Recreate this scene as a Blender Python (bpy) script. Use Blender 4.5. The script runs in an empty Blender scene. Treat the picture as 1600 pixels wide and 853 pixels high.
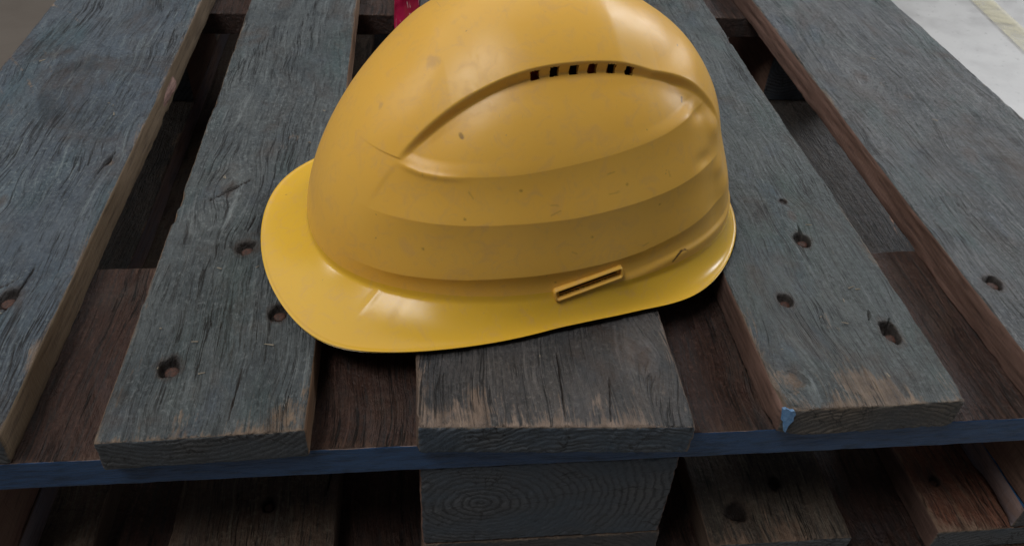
import bpy, math
import numpy as np
from mathutils import Euler, Vector
R = math.radians
C = bpy.context.scene.collection
scene = bpy.context.scene

# ------------------------------------------------------------------ camera
cd = bpy.data.cameras.new('camera'); cam = bpy.data.objects.new('camera', cd); C.objects.link(cam)
cam.location = (0.007, -0.2691, 0.3348)
cam.rotation_euler = Euler((R(49.2733), R(-2.8802), R(-5.3838)), 'XYZ')
cd.sensor_width = 36.0; cd.sensor_fit = 'HORIZONTAL'
cd.lens = 1285.09 / 1600 * 36.0
cd.clip_start = 0.01; cd.clip_end = 60
cd.dof.use_dof = True; cd.dof.focus_distance = 0.46; cd.dof.aperture_fstop = 34.0
scene.camera = cam
scene.view_settings.view_transform = 'Standard'
scene.view_settings.look = 'None'
scene.view_settings.exposure = 0.0
scene.view_settings.gamma = 1.0

# ------------------------------------------------------------------ light
w = bpy.data.worlds.new('World'); scene.world = w; w.use_nodes = True
w.node_tree.nodes['Background'].inputs[0].default_value = (0.80, 0.88, 1.0, 1)
w.node_tree.nodes['Background'].inputs[1].default_value = 0.075

def area(name, loc, target, size, power, col, size_y=None, shape='RECTANGLE', spread=180):
    l = bpy.data.lights.new(name, 'AREA'); l.shape = shape; l.size = size; l.size_y = size_y or size
    l.energy = power; l.color = col
    o = bpy.data.objects.new(name, l); C.objects.link(o); o.location = loc
    o.rotation_euler = (Vector(target) - Vector(loc)).to_track_quat('-Z', 'Y').to_euler()
    l.spread = R(spread)
    return o
area('hall_ceiling_light', (-0.7, 1.7, 2.6), (0.05, 0.25, 0), 3.8, 34, (1.0, 0.97, 0.92), 2.6)
area('door_daylight', (3.2, 2.9, 2.1), (1.1, 1.2, -0.29), 1.8, 17, (0.93, 0.96, 1.0), 1.6, spread=75)
area('fill_light_front_left', (-1.0, -0.55, 2.4), (0.0, 0.2, 0.05), 1.2, 34, (1.0, 0.98, 0.95), 0.8)  # soft fill added to brighten the near side of the helmet
area('window_light_right', (2.3, 0.55, 0.85), (0.1, 0.15, 0.05), 0.30, 9, (0.97, 0.98, 1.0), 0.24)
area('window_light_left', (-1.9, 0.55, 1.35), (0.0, 0.15, 0.05), 0.12, 5, (1.0, 0.98, 0.95), 0.10)

# ------------------------------------------------------------------ noise helpers (numpy)
_rng = np.random.RandomState(7)
_TAB = _rng.rand(64, 64, 64).astype(np.float32) * 2 - 1
def vnoise(p):
    i = np.floor(p).astype(np.int64); f = p - i; f = f * f * (3 - 2 * f)
    i0 = i & 63; i1 = (i + 1) & 63
    X0, Y0, Z0 = i0.T; X1, Y1, Z1 = i1.T; fx, fy, fz = f.T
    a = _TAB[X0, Y0, Z0] * (1 - fx) + _TAB[X1, Y0, Z0] * fx
    b = _TAB[X0, Y1, Z0] * (1 - fx) + _TAB[X1, Y1, Z0] * fx
    c = _TAB[X0, Y0, Z1] * (1 - fx) + _TAB[X1, Y0, Z1] * fx
    d = _TAB[X0, Y1, Z1] * (1 - fx) + _TAB[X1, Y1, Z1] * fx
    return (a * (1 - fy) + b * fy) * (1 - fz) + (c * (1 - fy) + d * fy) * fz
def fbm(p, sc, octv=3, off=0.0):
    p = p * np.array(sc) + off; r = 0; a = 1; t = 0
    for k in range(octv):
        r = r + a * vnoise(p + 13.7 * k); t += a; a *= 0.5; p = p * 2.03
    return r / t
def sstep(a, b, x):
    t = np.clip((x - a) / (b - a), 0, 1); return t * t * (3 - 2 * t)

# ------------------------------------------------------------------ object helpers
def tag(o, label=None, cat=None, group=None, kind=None):
    for k, v in (('label', label), ('category', cat), ('group', group), ('kind', kind)):
        if v: o[k] = v
    return o
def empty(name, loc=(0, 0, 0), rz=0.0):
    o = bpy.data.objects.new(name, None); o.location = loc; o.rotation_euler = (0, 0, rz)
    o.empty_display_size = 0.05; C.objects.link(o); return o
def mesh_obj(name, V, F, mats, parent=None, smooth=True, midx=None, attrs=None, loc=None):
    me = bpy.data.meshes.new(name)
    V = np.asarray(V, np.float32)
    if isinstance(F, np.ndarray):
        me.vertices.add(len(V)); me.vertices.foreach_set('co', V.ravel())
        n = F.shape[1]; me.loops.add(F.size); me.loops.foreach_set('vertex_index', F.ravel().astype(np.int32))
        me.polygons.add(len(F)); me.polygons.foreach_set('loop_start', np.arange(0, F.size, n, dtype=np.int32))
        me.update(calc_edges=True)
        me.validate()
    else:
        me.from_pydata([tuple(map(float, v)) for v in V], [], [tuple(f) for f in F]); me.update()
    for m in (mats if isinstance(mats, (list, tuple)) else [mats]): me.materials.append(m)
    if midx is not None: me.polygons.foreach_set('material_index', np.asarray(midx, np.int32))
    me.polygons.foreach_set('use_smooth', np.full(len(me.polygons), smooth))
    for k, a in (attrs or {}).items():
        at = me.attributes.new(k, 'FLOAT', 'POINT'); at.data.foreach_set('value', np.asarray(a, np.float32))
    o = bpy.data.objects.new(name, me); C.objects.link(o)
    if parent: o.parent = parent
    if loc is not None: o.location = loc
    return o

# ------------------------------------------------------------------ node helpers
class NT:
    def __init__(s, name):
        s.m = bpy.data.materials.new(name); s.m.use_nodes = True; s.t = s.m.node_tree
        s.b = s.t.nodes['Principled BSDF']; s.o = s.t.nodes['Material Output']
    def n(s, typ, **kw):
        nd = s.t.nodes.new(typ)
        for k, v in kw.items(): setattr(nd, k, v)
        return nd
    def l(s, a, b): s.t.links.new(a, b)
    def put(s, sock, v):
        if isinstance(v, bpy.types.NodeSocket): s.l(v, sock)
        elif isinstance(sock, bpy.types.NodeSocketColor) and len(v) == 3: sock.default_value = tuple(v) + (1,)
        else: sock.default_value = v
    def math(s, op, a, b=0.0, c=None, clamp=False):
        nd = s.n('ShaderNodeMath', operation=op, use_clamp=clamp); s.put(nd.inputs[0], a); s.put(nd.inputs[1], b)
        if c is not None: s.put(nd.inputs[2], c)
        return nd.outputs[0]
    def coords(s, scale=(1, 1, 1), loc=(0, 0, 0)):
        tc = s.n('ShaderNodeTexCoord'); mp = s.n('ShaderNodeMapping')
        mp.inputs['Scale'].default_value = scale; mp.inputs['Location'].default_value = loc
        s.l(tc.outputs['Object'], mp.inputs[0]); return mp.outputs[0]
    def noise(s, vec, scale, detail=3, rough=0.55, dist=0.0):
        nd = s.n('ShaderNodeTexNoise'); s.l(vec, nd.inputs['Vector']); nd.inputs['Scale'].default_value = scale
        nd.inputs['Detail'].default_value = detail; nd.inputs['Roughness'].default_value = rough; nd.inputs['Distortion'].default_value = dist
        return nd.outputs['Fac']
    def ramp(s, fac, stops):
        nd = s.n('ShaderNodeValToRGB'); s.l(fac, nd.inputs[0]); e = nd.color_ramp.elements
        while len(e) < len(stops): e.new(0.5)
        for k, (p, c) in enumerate(stops):
            e[k].position = p; e[k].color = (c, c, c, 1) if isinstance(c, (int, float)) else tuple(c) + (1,)
        return nd.outputs[0]
    def mix(s, fac, a, b, typ='MIX'):
        nd = s.n('ShaderNodeMix', data_type='RGBA', blend_type=typ)
        s.put(nd.inputs[0], fac)
        for sk, v in ((nd.inputs[6], a), (nd.inputs[7], b)):
            s.put(sk, v if isinstance(v, bpy.types.NodeSocket) else tuple(v) + (1,))
        return nd.outputs[2]
    def attr(s, name):
        nd = s.n('ShaderNodeAttribute', attribute_name=name); return nd.outputs['Fac']
    def bump(s, h, strength, dist, prev=None):
        nd = s.n('ShaderNodeBump'); nd.inputs['Strength'].default_value = strength; nd.inputs['Distance'].default_value = dist
        s.l(h, nd.inputs['Height'])
        if prev is not None: s.l(prev, nd.inputs['Normal'])
        return nd.outputs[0]
    def done(s, col, rough, normal=None, spec=0.5):
        s.put(s.b.inputs['Base Color'], col if isinstance(col, bpy.types.NodeSocket) else tuple(col) + (1,))
        s.put(s.b.inputs['Roughness'], rough); s.b.inputs['Specular IOR Level'].default_value = spec
        if normal is not None: s.l(normal, s.b.inputs['Normal'])
        return s.m

def wood_top(name, seed, a, b, bare, spread=0.5, tealness=0.5):
    """weathered, paint-stained face: a/b two paint greys, bare = exposed wood"""
    s = NT(name); L = (seed * 1.37, seed * 0.71, seed * 0.33)
    a = tuple(q * .60 for q in a); b = tuple(q * .70 for q in b)
    tc = s.n('ShaderNodeTexCoord'); sp = s.n('ShaderNodeSeparateXYZ'); s.l(tc.outputs['Object'], sp.inputs[0])
    cb = s.n('ShaderNodeCombineXYZ'); s.l(s.attr('gx'), cb.inputs[0]); s.l(sp.outputs[1], cb.inputs[1]); s.l(sp.outputs[2], cb.inputs[2])
    of = s.n('ShaderNodeVectorMath', operation='ADD'); s.l(cb.outputs[0], of.inputs[0]); of.inputs[1].default_value = L
    wv = s.n('ShaderNodeTexNoise'); s.l(of.outputs[0], wv.inputs['Vector']); wv.inputs['Scale'].default_value = 11; wv.inputs['Detail'].default_value = 2
    add = s.n('ShaderNodeVectorMath', operation='MULTIPLY_ADD')
    s.l(wv.outputs['Color'], add.inputs[0]); add.inputs[1].default_value = (0.016, 0.02, 0.0); s.l(of.outputs[0], add.inputs[2])
    base = s.coords((1, 1, 1), L)
    def st(v, sc):
        mp = s.n('ShaderNodeMapping'); mp.inputs['Scale'].default_value = sc; s.l(v, mp.inputs[0]); return mp.outputs[0]
    g1 = s.noise(st(add.outputs[0], (620, 34, 620)), 1.0, 5, 0.70)          # fibres
    g2 = s.noise(st(add.outputs[0], (170, 9, 170)), 1.0, 4, 0.6)            # growth bands
    blot = s.noise(st(base, (16, 10, 16)), 1.0, 6, 0.62, 0.5)
    teal = s.noise(st(base, (20, 7, 20)), 1.3, 4, 0.5)
    fleck = s.noise(st(add.outputs[0], (420, 130, 420)), 1.0, 4, 0.75)
    crust = s.noise(st(base, (420, 330, 420)), 1.0, 5, 0.75)                # paint crust
    crust2 = s.noise(st(base, (95, 70, 95)), 1.0, 4, 0.65, 0.8)
    col = s.mix(s.ramp(blot, [(0.35, 0.0), (0.65, 1.0)]), a, b)
    col = s.mix(s.ramp(crust2, [(0.35, 0.35), (0.55, 0.0)]), col, (a[0] * .55, a[1] * .55, a[2] * .58))
    col = s.mix(s.math('MULTIPLY', s.ramp(teal, [(0.52, 0.0), (0.72, 1.0)]), tealness), col, (a[0] * 0.72, a[1] * 1.12, a[2] * 1.0))
    bluep = s.noise(st(base, (11, 6, 11)), 2.0, 4, 0.6, 0.8)
    col = s.mix(s.math('MULTIPLY', s.ramp(bluep, [(0.56, 0.0), (0.72, 1.0)]), 0.40 * min(1, tealness + .2)), col, (0.05, 0.08, 0.13))
    brn = s.noise(st(base, (17, 9, 17)), 1.7, 4, 0.6, 0.4)
    col = s.mix(s.ramp(brn, [(0.56, 0.0), (0.74, 0.5)]), col, (0.080, 0.066, 0.057))
    col = s.mix(s.math('MULTIPLY', s.ramp(g1, [(0.39, 1.0), (0.47, 0.0)]), 0.62), col, (0.016, 0.020, 0.022))
    col = s.mix(s.math('MULTIPLY', s.ramp(g2, [(0.34, 1.0), (0.46, 0.0)]), 0.30), col, (0.03, 0.028, 0.028))
    mz = s.noise(st(base, (13, 9, 13)), 1.0, 5, 0.65, 0.7); msk = s.ramp(mz, [(0.36, 0.25), (0.62, 1.0)])
    pale = tuple(min(.30, q * 2.3 + .012) for q in b)
    col = s.mix(s.math('MULTIPLY', s.math('MULTIPLY', s.ramp(crust, [(0.53, 0.0), (0.64, 1.0)]), 0.50), msk), col, pale)
    col = s.mix(s.math('MULTIPLY', s.ramp(crust, [(0.36, 1.0), (0.45, 0.0)]), 0.40), col, (a[0] * .3, a[1] * .3, a[2] * .3))
    streak = s.noise(st(add.outputs[0], (300, 14, 300)), 1.0, 5, 0.75)
    col = s.mix(s.math('MULTIPLY', s.math('MULTIPLY', s.ramp(streak, [(0.56, 0.0), (0.66, 1.0)]), 0.60), msk), col, pale)
    worn = s.math('ADD', s.attr('wear'), s.math('MULTIPLY', s.math('SUBTRACT', g1, 0.5), 1.9))
    worn = s.math('ADD', worn, s.math('MULTIPLY', s.math('SUBTRACT', fleck, 0.5), 1.1))
    worn = s.math('ADD', worn, s.math('MULTIPLY', s.math('SUBTRACT', crust2, 0.5), 0.7))
    bare2 = s.mix(s.ramp(g2, [(0.35, 0.0), (0.62, 1.0)]), (bare[0] * .45, bare[1] * .42, bare[2] * .40), bare)
    col = s.mix(s.ramp(worn, [(0.42, 0.0), (0.85, 0.85)]), col, bare2)
    fl = s.math('MULTIPLY', s.ramp(fleck, [(0.70, 0.0), (0.73, 1.0)]), s.ramp(blot, [(0.45, 0.0), (0.6, 1.0)]))
    col = s.mix(s.math('MULTIPLY', fl, 0.7), col, (0.42, 0.38, 0.34))
    stn = s.noise(st(base, (9, 6, 9)), 1.3, 6, 0.68, 1.0)
    col = s.mix(s.ramp(stn, [(0.50, 0.0), (0.66, 0.62)]), col, s.mix(s.ramp(brn, [(0.42, 0.0), (0.55, 1.0)]), (0.022, 0.028, 0.034), (0.060, 0.036, 0.024)))
    ckn = s.noise(st(add.outputs[0], (150, 4.5, 150)), 1.0, 4, 0.6); ckm = s.noise(st(base, (30, 9, 30)), 1.0, 3, 0.6)
    ckl = s.math('ABSOLUTE', s.math('SUBTRACT', ckn, 0.5))
    ck = s.math('MULTIPLY', s.ramp(ckl, [(0.004, 1.0), (0.016, 0.0)]), s.ramp(ckm, [(0.46, 0.0), (0.56, 1.0)]))
    col = s.mix(s.math('MULTIPLY', ck, 0.85), col, (0.010, 0.009, 0.009))
    kn = s.math('ADD', s.attr('knot'), s.math('MULTIPLY', s.math('SUBTRACT', g1, 0.5), 0.9))
    col = s.mix(s.ramp(kn, [(0.45, 0.0), (0.95, 0.60)]), col, (0.055, 0.035, 0.026))
    col = s.mix(s.ramp(s.attr('dirt'), [(0.05, 0.0), (0.9, 1.0)]), col, (0.018, 0.012, 0.010))
    hgt = s.math('ADD', s.math('MULTIPLY', g1, 1.3), s.math('MULTIPLY', g2, 1.5))
    hgt = s.math('ADD', hgt, s.math('ADD', s.math('MULTIPLY', crust, 0.55), s.math('MULTIPLY', crust2, 1.5)))
    hgt = s.math('ADD', s.math('SUBTRACT', hgt, s.math('MULTIPLY', ck, 0.9)), s.math('MULTIPLY', streak, 1.2))
    hgt = s.math('MULTIPLY', hgt, s.math('MULTIPLY_ADD', msk, 0.6, 0.4))
    nrm = s.bump(hgt, 1.0, 0.0021)
    rough = s.ramp(crust2, [(0.3, 0.42), (0.7, 0.68)])
    return s.done(col, rough, nrm, 0.4)

def wood_side(name, seed, a, b, dark=(0.03, 0.02, 0.018)):
    s = NT(name); L = (seed * 1.1, seed * 0.9, seed * 0.3)
    g1 = s.noise(s.coords((380, 30, 380), L), 1.0, 4, 0.65)
    g2 = s.noise(s.coords((40, 12, 60), L), 1.0, 4, 0.6)
    saw = s.noise(s.coords((30, 600, 90), L), 1.0, 2, 0.5)
    col = s.mix(s.ramp(g2, [(0.35, 0.0), (0.65, 1.0)]), a, b)
    col = s.mix(s.math('MULTIPLY', s.ramp(g1, [(0.32, 1.0), (0.5, 0.0)]), 0.5), col, dark)
    col = s.mix(s.math('MULTIPLY', s.ramp(saw, [(0.6, 0.0), (0.75, 1.0)]), 0.25), col, (a[0] * 1.6, a[1] * 1.55, a[2] * 1.5))
    col = s.mix(s.ramp(s.attr('dirt'), [(0.05, 0.0), (0.9, 1.0)]), col, (0.02, 0.014, 0.012))
    h = s.math('ADD', g1, s.math('ADD', g2, s.math('MULTIPLY', saw, 0.6)))
    return s.done(col, 0.75, s.bump(h, 0.7, 0.0009), 0.3)

def wood_end(name, seed, a, b, cx, cz, period=0.0032, bare=(0.24, 0.18, 0.13), paint=0.0, strong=0.55):
    """end grain: growth rings round (cx, cz) in the object's own frame"""
    s = NT(name); L = (seed, seed * .4, seed * .7)
    a = tuple(q * .62 for q in a); b = tuple(q * .62 for q in b); bare = tuple(q * .6 for q in bare)
    tc = s.n('ShaderNodeTexCoord'); sp = s.n('ShaderNodeSeparateXYZ'); s.l(tc.outputs['Object'], sp.inputs[0])
    wv = s.noise(s.coords((30, 4, 30), L), 1.0, 4, 0.55)
    fine = s.noise(s.coords((700, 60, 700), L), 1.0, 3, 0.7)
    blot = s.noise(s.coords((25, 10, 40), L), 1.0, 4, 0.6)
    dx = s.math('SUBTRACT', sp.outputs[0], cx); dz = s.math('SUBTRACT', sp.outputs[2], cz)
    dx = s.math('MULTIPLY', dx, 0.75)
    r = s.math('SQRT', s.math('ADD', s.math('MULTIPLY', dx, dx), s.math('MULTIPLY', dz, dz)))
    r = s.math('ADD', r, s.math('MULTIPLY', wv, 0.012))
    r = s.math('ADD', r, s.math('MULTIPLY', fine, 0.0022))
    sn = s.math('SINE', s.math('MULTIPLY', r, 6.2832 / period))
    ring = s.math('MULTIPLY_ADD', sn, 0.5, 0.5)
    patch = s.ramp(blot, [(0.40, 0.15 + .4 * strong), (0.60, 1.0)])
    col = s.mix(s.ramp(blot, [(0.35, 0.0), (0.68, 1.0)]), a, b)
    col = s.mix(s.math('MULTIPLY', s.math('MULTIPLY', s.ramp(ring, [(0.0, 1.0), (0.45, 0.0)]), patch), 0.45 + .45 * strong), col, (0.012, 0.012, 0.014))
    worn = s.math('ADD', s.attr('wear'), s.math('MULTIPLY', s.math('SUBTRACT', fine, 0.5), 1.2))
    col = s.mix(s.ramp(worn, [(0.5, 0.0), (0.85, 0.9)]), col, bare)
    col = s.mix(s.math('MULTIPLY', s.ramp(fine, [(0.70, 0.0), (0.76, 1.0)]), 0.3), col, (0.2, 0.19, 0.18))
    th = s.math('ARCTAN2', dz, dx); rc = s.n('ShaderNodeCombineXYZ'); s.l(s.math('MULTIPLY', th, 3.2), rc.inputs[0]); s.l(s.math('MULTIPLY', r, 14.0), rc.inputs[1]); rc.inputs[2].default_value = seed
    rk = s.noise(rc.outputs[0], 1.6, 4, 0.6); rkl = s.math('ABSOLUTE', s.math('SUBTRACT', rk, 0.5))
    crk = s.math('MULTIPLY', s.ramp(rkl, [(0.003, 1.0), (0.014, 0.0)]), s.ramp(blot, [(0.44, 0.0), (0.52, 1.0)]))
    col = s.mix(s.math('MULTIPLY', crk, 0.8), col, (0.01, 0.009, 0.009))
    h = s.math('ADD', s.math('MULTIPLY', s.math('MULTIPLY', ring, patch), .3 + .7 * strong), s.math('ADD', s.math('MULTIPLY', fine, 1.5), blot))
    return s.done(col, 0.7, s.bump(h, 0.8, 0.0009), 0.35)

def painted_edge(name, seed, a, b, chip):
    s = NT(name); L = (seed, seed * .4, seed * .7)
    n1 = s.noise(s.coords((12, 12, 60), L), 1.0, 4, 0.6)
    n2 = s.noise(s.coords((60, 200, 420), L), 1.0, 4, 0.7)
    col = s.mix(s.ramp(n1, [(0.35, 0.0), (0.65, 1.0)]), a, b)
    worn = s.math('ADD', s.attr('wear'), s.math('MULTIPLY', s.math('SUBTRACT', n2, 0.5), 1.3))
    col = s.mix(s.ramp(worn, [(0.76, 0.0), (0.88, 1.0)]), col, chip)
    col = s.mix(s.math('MULTIPLY', s.ramp(n2, [(0.3, 1.0), (0.42, 0.0)]), 0.35), col, (0.02, 0.03, 0.05))
    n3 = s.noise(s.coords((45, 45, 260), L), 1.0, 5, 0.75)
    col = s.mix(s.ramp(n3, [(0.48, 0.0), (0.64, 0.8)]), col, (a[0] * .35, a[1] * .4, a[2] * .35))
    col = s.mix(s.ramp(n3, [(0.30, 0.6), (0.42, 0.0)]), col, (a[0] * 2.3, a[1] * 1.9, a[2] * 1.5))
    return s.done(col, 0.55, s.bump(s.math('ADD', n2, n3), 0.9, 0.0012), 0.4)

# ------------------------------------------------------------------ wooden pieces
def axis_lattice(L0, L1, step, fine=(), edge=0.0035):
    """sorted coordinates along an axis, denser near both ends and near 'fine' spots [(pos, halfwidth, step)]"""
    pts = list(np.linspace(L0, L1, max(2, int(round((L1 - L0) / step)) + 1)))
    ee = min(edge, (L1 - L0) * 0.2)
    for k in (0.25, 0.5, 0.75, 1.0): pts += [L0 + ee * k, L1 - ee * k]
    for c, hw, st in fine:
        for q in np.arange(c - hw, c + hw + 1e-9, st):
            if L0 < q < L1: pts.append(q)
    pts = np.array(sorted(pts)); keep = [0]
    for i in range(1, len(pts)):
        if pts[i] - pts[keep[-1]] > 0.00035: keep.append(i)
    if keep[-1] != len(pts) - 1: keep[-1] = len(pts) - 1
    return pts[keep]

def wood_piece(name, lo, hi, steps, mats, parent, seed=0, holes=(), cracks=(), gouges=(), amp=1.0, xfine=(), yfine=(),
               round_r=0.0016, ragged=0.0, skew=0.0, chips=(), knots=(), scores=(), wear_edge=1.0, yfar=None, bow=0.0, ring=None):
    """rough sawn timber as a closed welded box with worn, rounded arrises and real relief.
       mats = [top, side, end]; holes = (x, y, rx, ry, depth) sunk into the top face."""
    lo = np.array(lo, float); hi = np.array(hi, float)
    xf = list(xfine) + [(h[0], h[2] * 1.9, 0.0008) for h in holes]
    for c_ in cracks:
        if abs(c_[0] - c_[2]) < .008: xf.append(((c_[0] + c_[2]) / 2, abs(c_[0] - c_[2]) / 2 + .002, .0006))
    yf = list(yfine) + [(h[1], h[3] * 1.9, 0.0009) for h in holes]
    xs = axis_lattice(lo[0], hi[0], steps[0], xf)
    if yfar:                                        # near part fine, the rest coarser
        y1, st2 = yfar
        ys = np.concatenate([axis_lattice(lo[1], y1, steps[1], yf), np.linspace(y1, hi[1], max(3, int((hi[1] - y1) / st2)))[1:]])
    else: ys = axis_lattice(lo[1], hi[1], steps[1], yf)
    zs = axis_lattice(lo[2], hi[2], steps[2], ())
    nx, ny, nz = len(xs), len(ys), len(zs)
    key = lambda i, j, k: (i * ny + j) * nz + k
    quads = []; fm = []
    def face(ii, jj, kk, flip, m):
        q = [key(ii(a, b), jj(a, b), kk(a, b)) for a, b in ((0, 0), (1, 0), (1, 1), (0, 1))]
        q = np.stack([x.ravel() for x in q], 1)
        quads.append(q[:, ::-1] if flip else q); fm.append(np.full(len(q), m))
    I, J = np.meshgrid(np.arange(nx - 1), np.arange(ny - 1), indexing='ij')
    Z = np.zeros_like(I)
    face(lambda a, b: I + a, lambda a, b: J + b, lambda a, b: Z + nz - 1, False, 0)
    face(lambda a, b: I + a, lambda a, b: J + b, lambda a, b: Z, True, 1)
    I2, K2 = np.meshgrid(np.arange(nx - 1), np.arange(nz - 1), indexing='ij'); Z2 = np.zeros_like(I2)
    face(lambda a, b: I2 + a, lambda a, b: Z2, lambda a, b: K2 + b, False, 2)
    face(lambda a, b: I2 + a, lambda a, b: Z2 + ny - 1, lambda a, b: K2 + b, True, 2)
    J3, K3 = np.meshgrid(np.arange(ny - 1), np.arange(nz - 1), indexing='ij'); Z3 = np.zeros_like(J3)
    face(lambda a, b: Z3, lambda a, b: J3 + a, lambda a, b: K3 + b, True, 1)
    face(lambda a, b: Z3 + nx - 1, lambda a, b: J3 + a, lambda a, b: K3 + b, False, 1)
    Q = np.concatenate(quads); FM = np.concatenate(fm)
    uk, inv = np.unique(Q.ravel(), return_inverse=True); F = inv.reshape(Q.shape)
    i = uk // (ny * nz); j = (uk // nz) % ny; k = uk % nz
    P = np.stack([xs[i], ys[j], zs[k]], 1)
    on = np.stack([(i == 0) | (i == nx - 1), (j == 0) | (j == ny - 1), (k == 0) | (k == nz - 1)], 1)
    sd = seed * 7.31
    # rounded, chipped arrises: radius varies along the piece
    q1 = P * np.array([0.3, 1, 0.3])
    rr = round_r * (1 + 0.9 * fbm(q1, (60, 90, 60), 3, sd)) + 0.0035 * sstep(0.42, 0.75, fbm(q1, (30, 55, 30), 3, sd + 5)) * (0.6 + ragged) + 0.0014 * np.abs(fbm(P, (210, 330, 210), 3, sd + 15)) * (.5 + ragged)
    for (cx_, cy_, rad, big) in chips:
        d = np.hypot(P[:, 0] - cx_, P[:, 1] - cy_); rr += big * (1 - sstep(rad * 0.4, rad, d + 0.15 * rad * fbm(P, (300, 300, 300), 2, sd)))
    rr = np.clip(rr, 0.0004, 0.49 * min(hi - lo))[:, None]
    cc = np.clip(P, lo + rr, hi - rr); d = P - cc; dn = np.linalg.norm(d, axis=1, keepdims=True)
    N = d / np.maximum(dn, 1e-9)
    W = cc + N * rr
    # distances to arrises of the top face, for wear
    ex = np.minimum(P[:, 0] - lo[0], hi[0] - P[:, 0]); ey = np.minimum(P[:, 1] - lo[1], hi[1] - P[:, 1]); ez = hi[2] - P[:, 2]
    srt = np.sort(np.stack([ex, ey, ez], 1), axis=1); edge = srt[:, 1]
    wear = wear_edge * (np.exp(-edge / 0.0022) * 0.75 + 0.22 * np.exp(-edge / 0.010) + 0.55 * np.exp(-ey / 0.026) * (ez < 1e-6))
    wear = wear * (0.65 + 0.9 * fbm(P * np.array([1, .6, 1]), (45, 45, 45), 3, sd + 2))
    top = N[:, 2].clip(0, 1); side = np.abs(N[:, 0]); end = np.abs(N[:, 1])
    dirt = np.zeros(len(P))
    flow = P[:, 0].copy(); knot = np.zeros(len(P))
    for (kx, ky, kr) in knots:
        d2 = ((P[:, 0] - kx) ** 2 + ((P[:, 1] - ky) * .55) ** 2) / kr ** 2
        flow = flow - (flow - kx) * 0.88 * np.exp(-d2 / 2.2); knot = np.maximum(knot, (np.exp(-d2 * 3.0) * (1 + .5 * fbm(P, (250, 200, 250), 2, sd))) * top)
    # relief along the grain
    wq = np.stack([flow, P[:, 1], P[:, 2]], 1) + np.stack([0.012 * fbm(P, (9, 5, 9), 2, sd + 9)] * 3, 1) * np.array([1, 0, 0])
    g = fbm(wq, (230, 14, 230), 3, sd); gl = fbm(wq, (60, 5, 60), 3, sd + 3); mid = fbm(P, (70, 45, 70), 3, sd + 4)
    disp = amp * ((0.0007 * g + 0.0009 * gl) * np.maximum(top, side * .8) + 0.00035 * mid)
    if ring is not None:
        rad = np.hypot((P[:, 0] - ring[0]) * .75, P[:, 2] - ring[1]) + .010 * fbm(P, (22, 3, 22), 3, sd)
        rr_ = np.sin(rad * 6.283 / ring[2]); disp += end * 0.00012 * rr_
    disp += end * (0.0004 * fbm(P, (120, 20, 200), 3, sd + 6) + ragged * 0.0011 * fbm(P, (420, 20, 300), 3, sd + 8))
    # knots: swirl bumps
    for (gx, gy, gr, gd) in gouges:
        dd = np.hypot(P[:, 0] - gx, (P[:, 1] - gy) * 0.7)
        t = (1 - sstep(0.2 * gr, gr, dd + 0.35 * gr * fbm(P, (160, 90, 160), 3, sd + 1))) * top
        disp -= gd * t * (1 + .9 * fbm(P, (300, 120, 300), 2, sd + 7)); wear += 0.42 * t * (1 + 1.2 * fbm(P, (260, 60, 260), 3, sd + 12))
    for (hx, hy, hrx, hry, hd) in holes:
        dd = np.hypot((P[:, 0] - hx) / (hrx * 1.15), (P[:, 1] - hy) / (hry * 1.2)) + 0.42 * fbm(P, (260, 170, 260), 3, sd + hx * 90)
        t = (1 - sstep(0.72, 1.10, dd)) * top
        disp -= hd * t; dirt = np.maximum(dirt, (1 - sstep(0.85, 1.25, dd)) * top * 0.85)
        wear += 0.20 * (1 - sstep(1.1, 1.8, dd)) * top; knot = np.maximum(knot, .85 * (1 - sstep(1.0, 2.3, dd)) * top)
    for line in scores:
        for (A_, B_) in zip(line[:-1], line[1:]):
            A = np.array(A_); B = np.array(B_); ab = B - A; t = ((P[:, :2] - A) @ ab / (ab @ ab)).clip(0, 1)
            dd = np.linalg.norm(P[:, :2] - A - t[:, None] * ab, axis=1) + .0006 * fbm(P, (120, 120, 120), 2, sd)
            wear += .9 * (1 - sstep(.0004, .0019, dd)) * top * (.55 + .6 * fbm(P, (60, 60, 60), 2, sd + 4))
    for (ax, ay, bx, by, wd, dp) in cracks:
        A = np.array([ax, ay]); B = np.array([bx, by]); ab = B - A; L = (ab @ ab)
        t = ((P[:, :2] - A) @ ab / L).clip(0, 1); pr = A + t[:, None] * ab
        dd = np.linalg.norm(P[:, :2] - pr, axis=1) + 0.5 * wd * fbm(P, (260, 260, 260), 2, sd)
        tt = (1 - sstep(0.35, 1.0, dd / (wd * (1.02 - (2 * t - 1) ** 2)).clip(1e-4))) * top
        disp -= dp * tt; dirt = np.maximum(dirt, tt)
    W = W + N * disp[:, None]
    W[:, 1] += skew * (P[:, 0] - lo[0]) * (1 - sstep(lo[1], lo[1] + 0.08, P[:, 1]))
    W[:, 2] += bow * np.sin((P[:, 1] - lo[1]) * 5)
    W[:, 0] += 0.0012 * amp * fbm(P * np.array([0, 1, 0]), (1, 9, 1), 2, sd + 11)
    origin = np.array([(lo[0] + hi[0]) / 2, lo[1], lo[2]])
    return mesh_obj(name, W - origin, F, mats, parent, True, FM, dict(wear=wear, dirt=dirt, gx=flow - origin[0], knot=knot), loc=origin)

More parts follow.
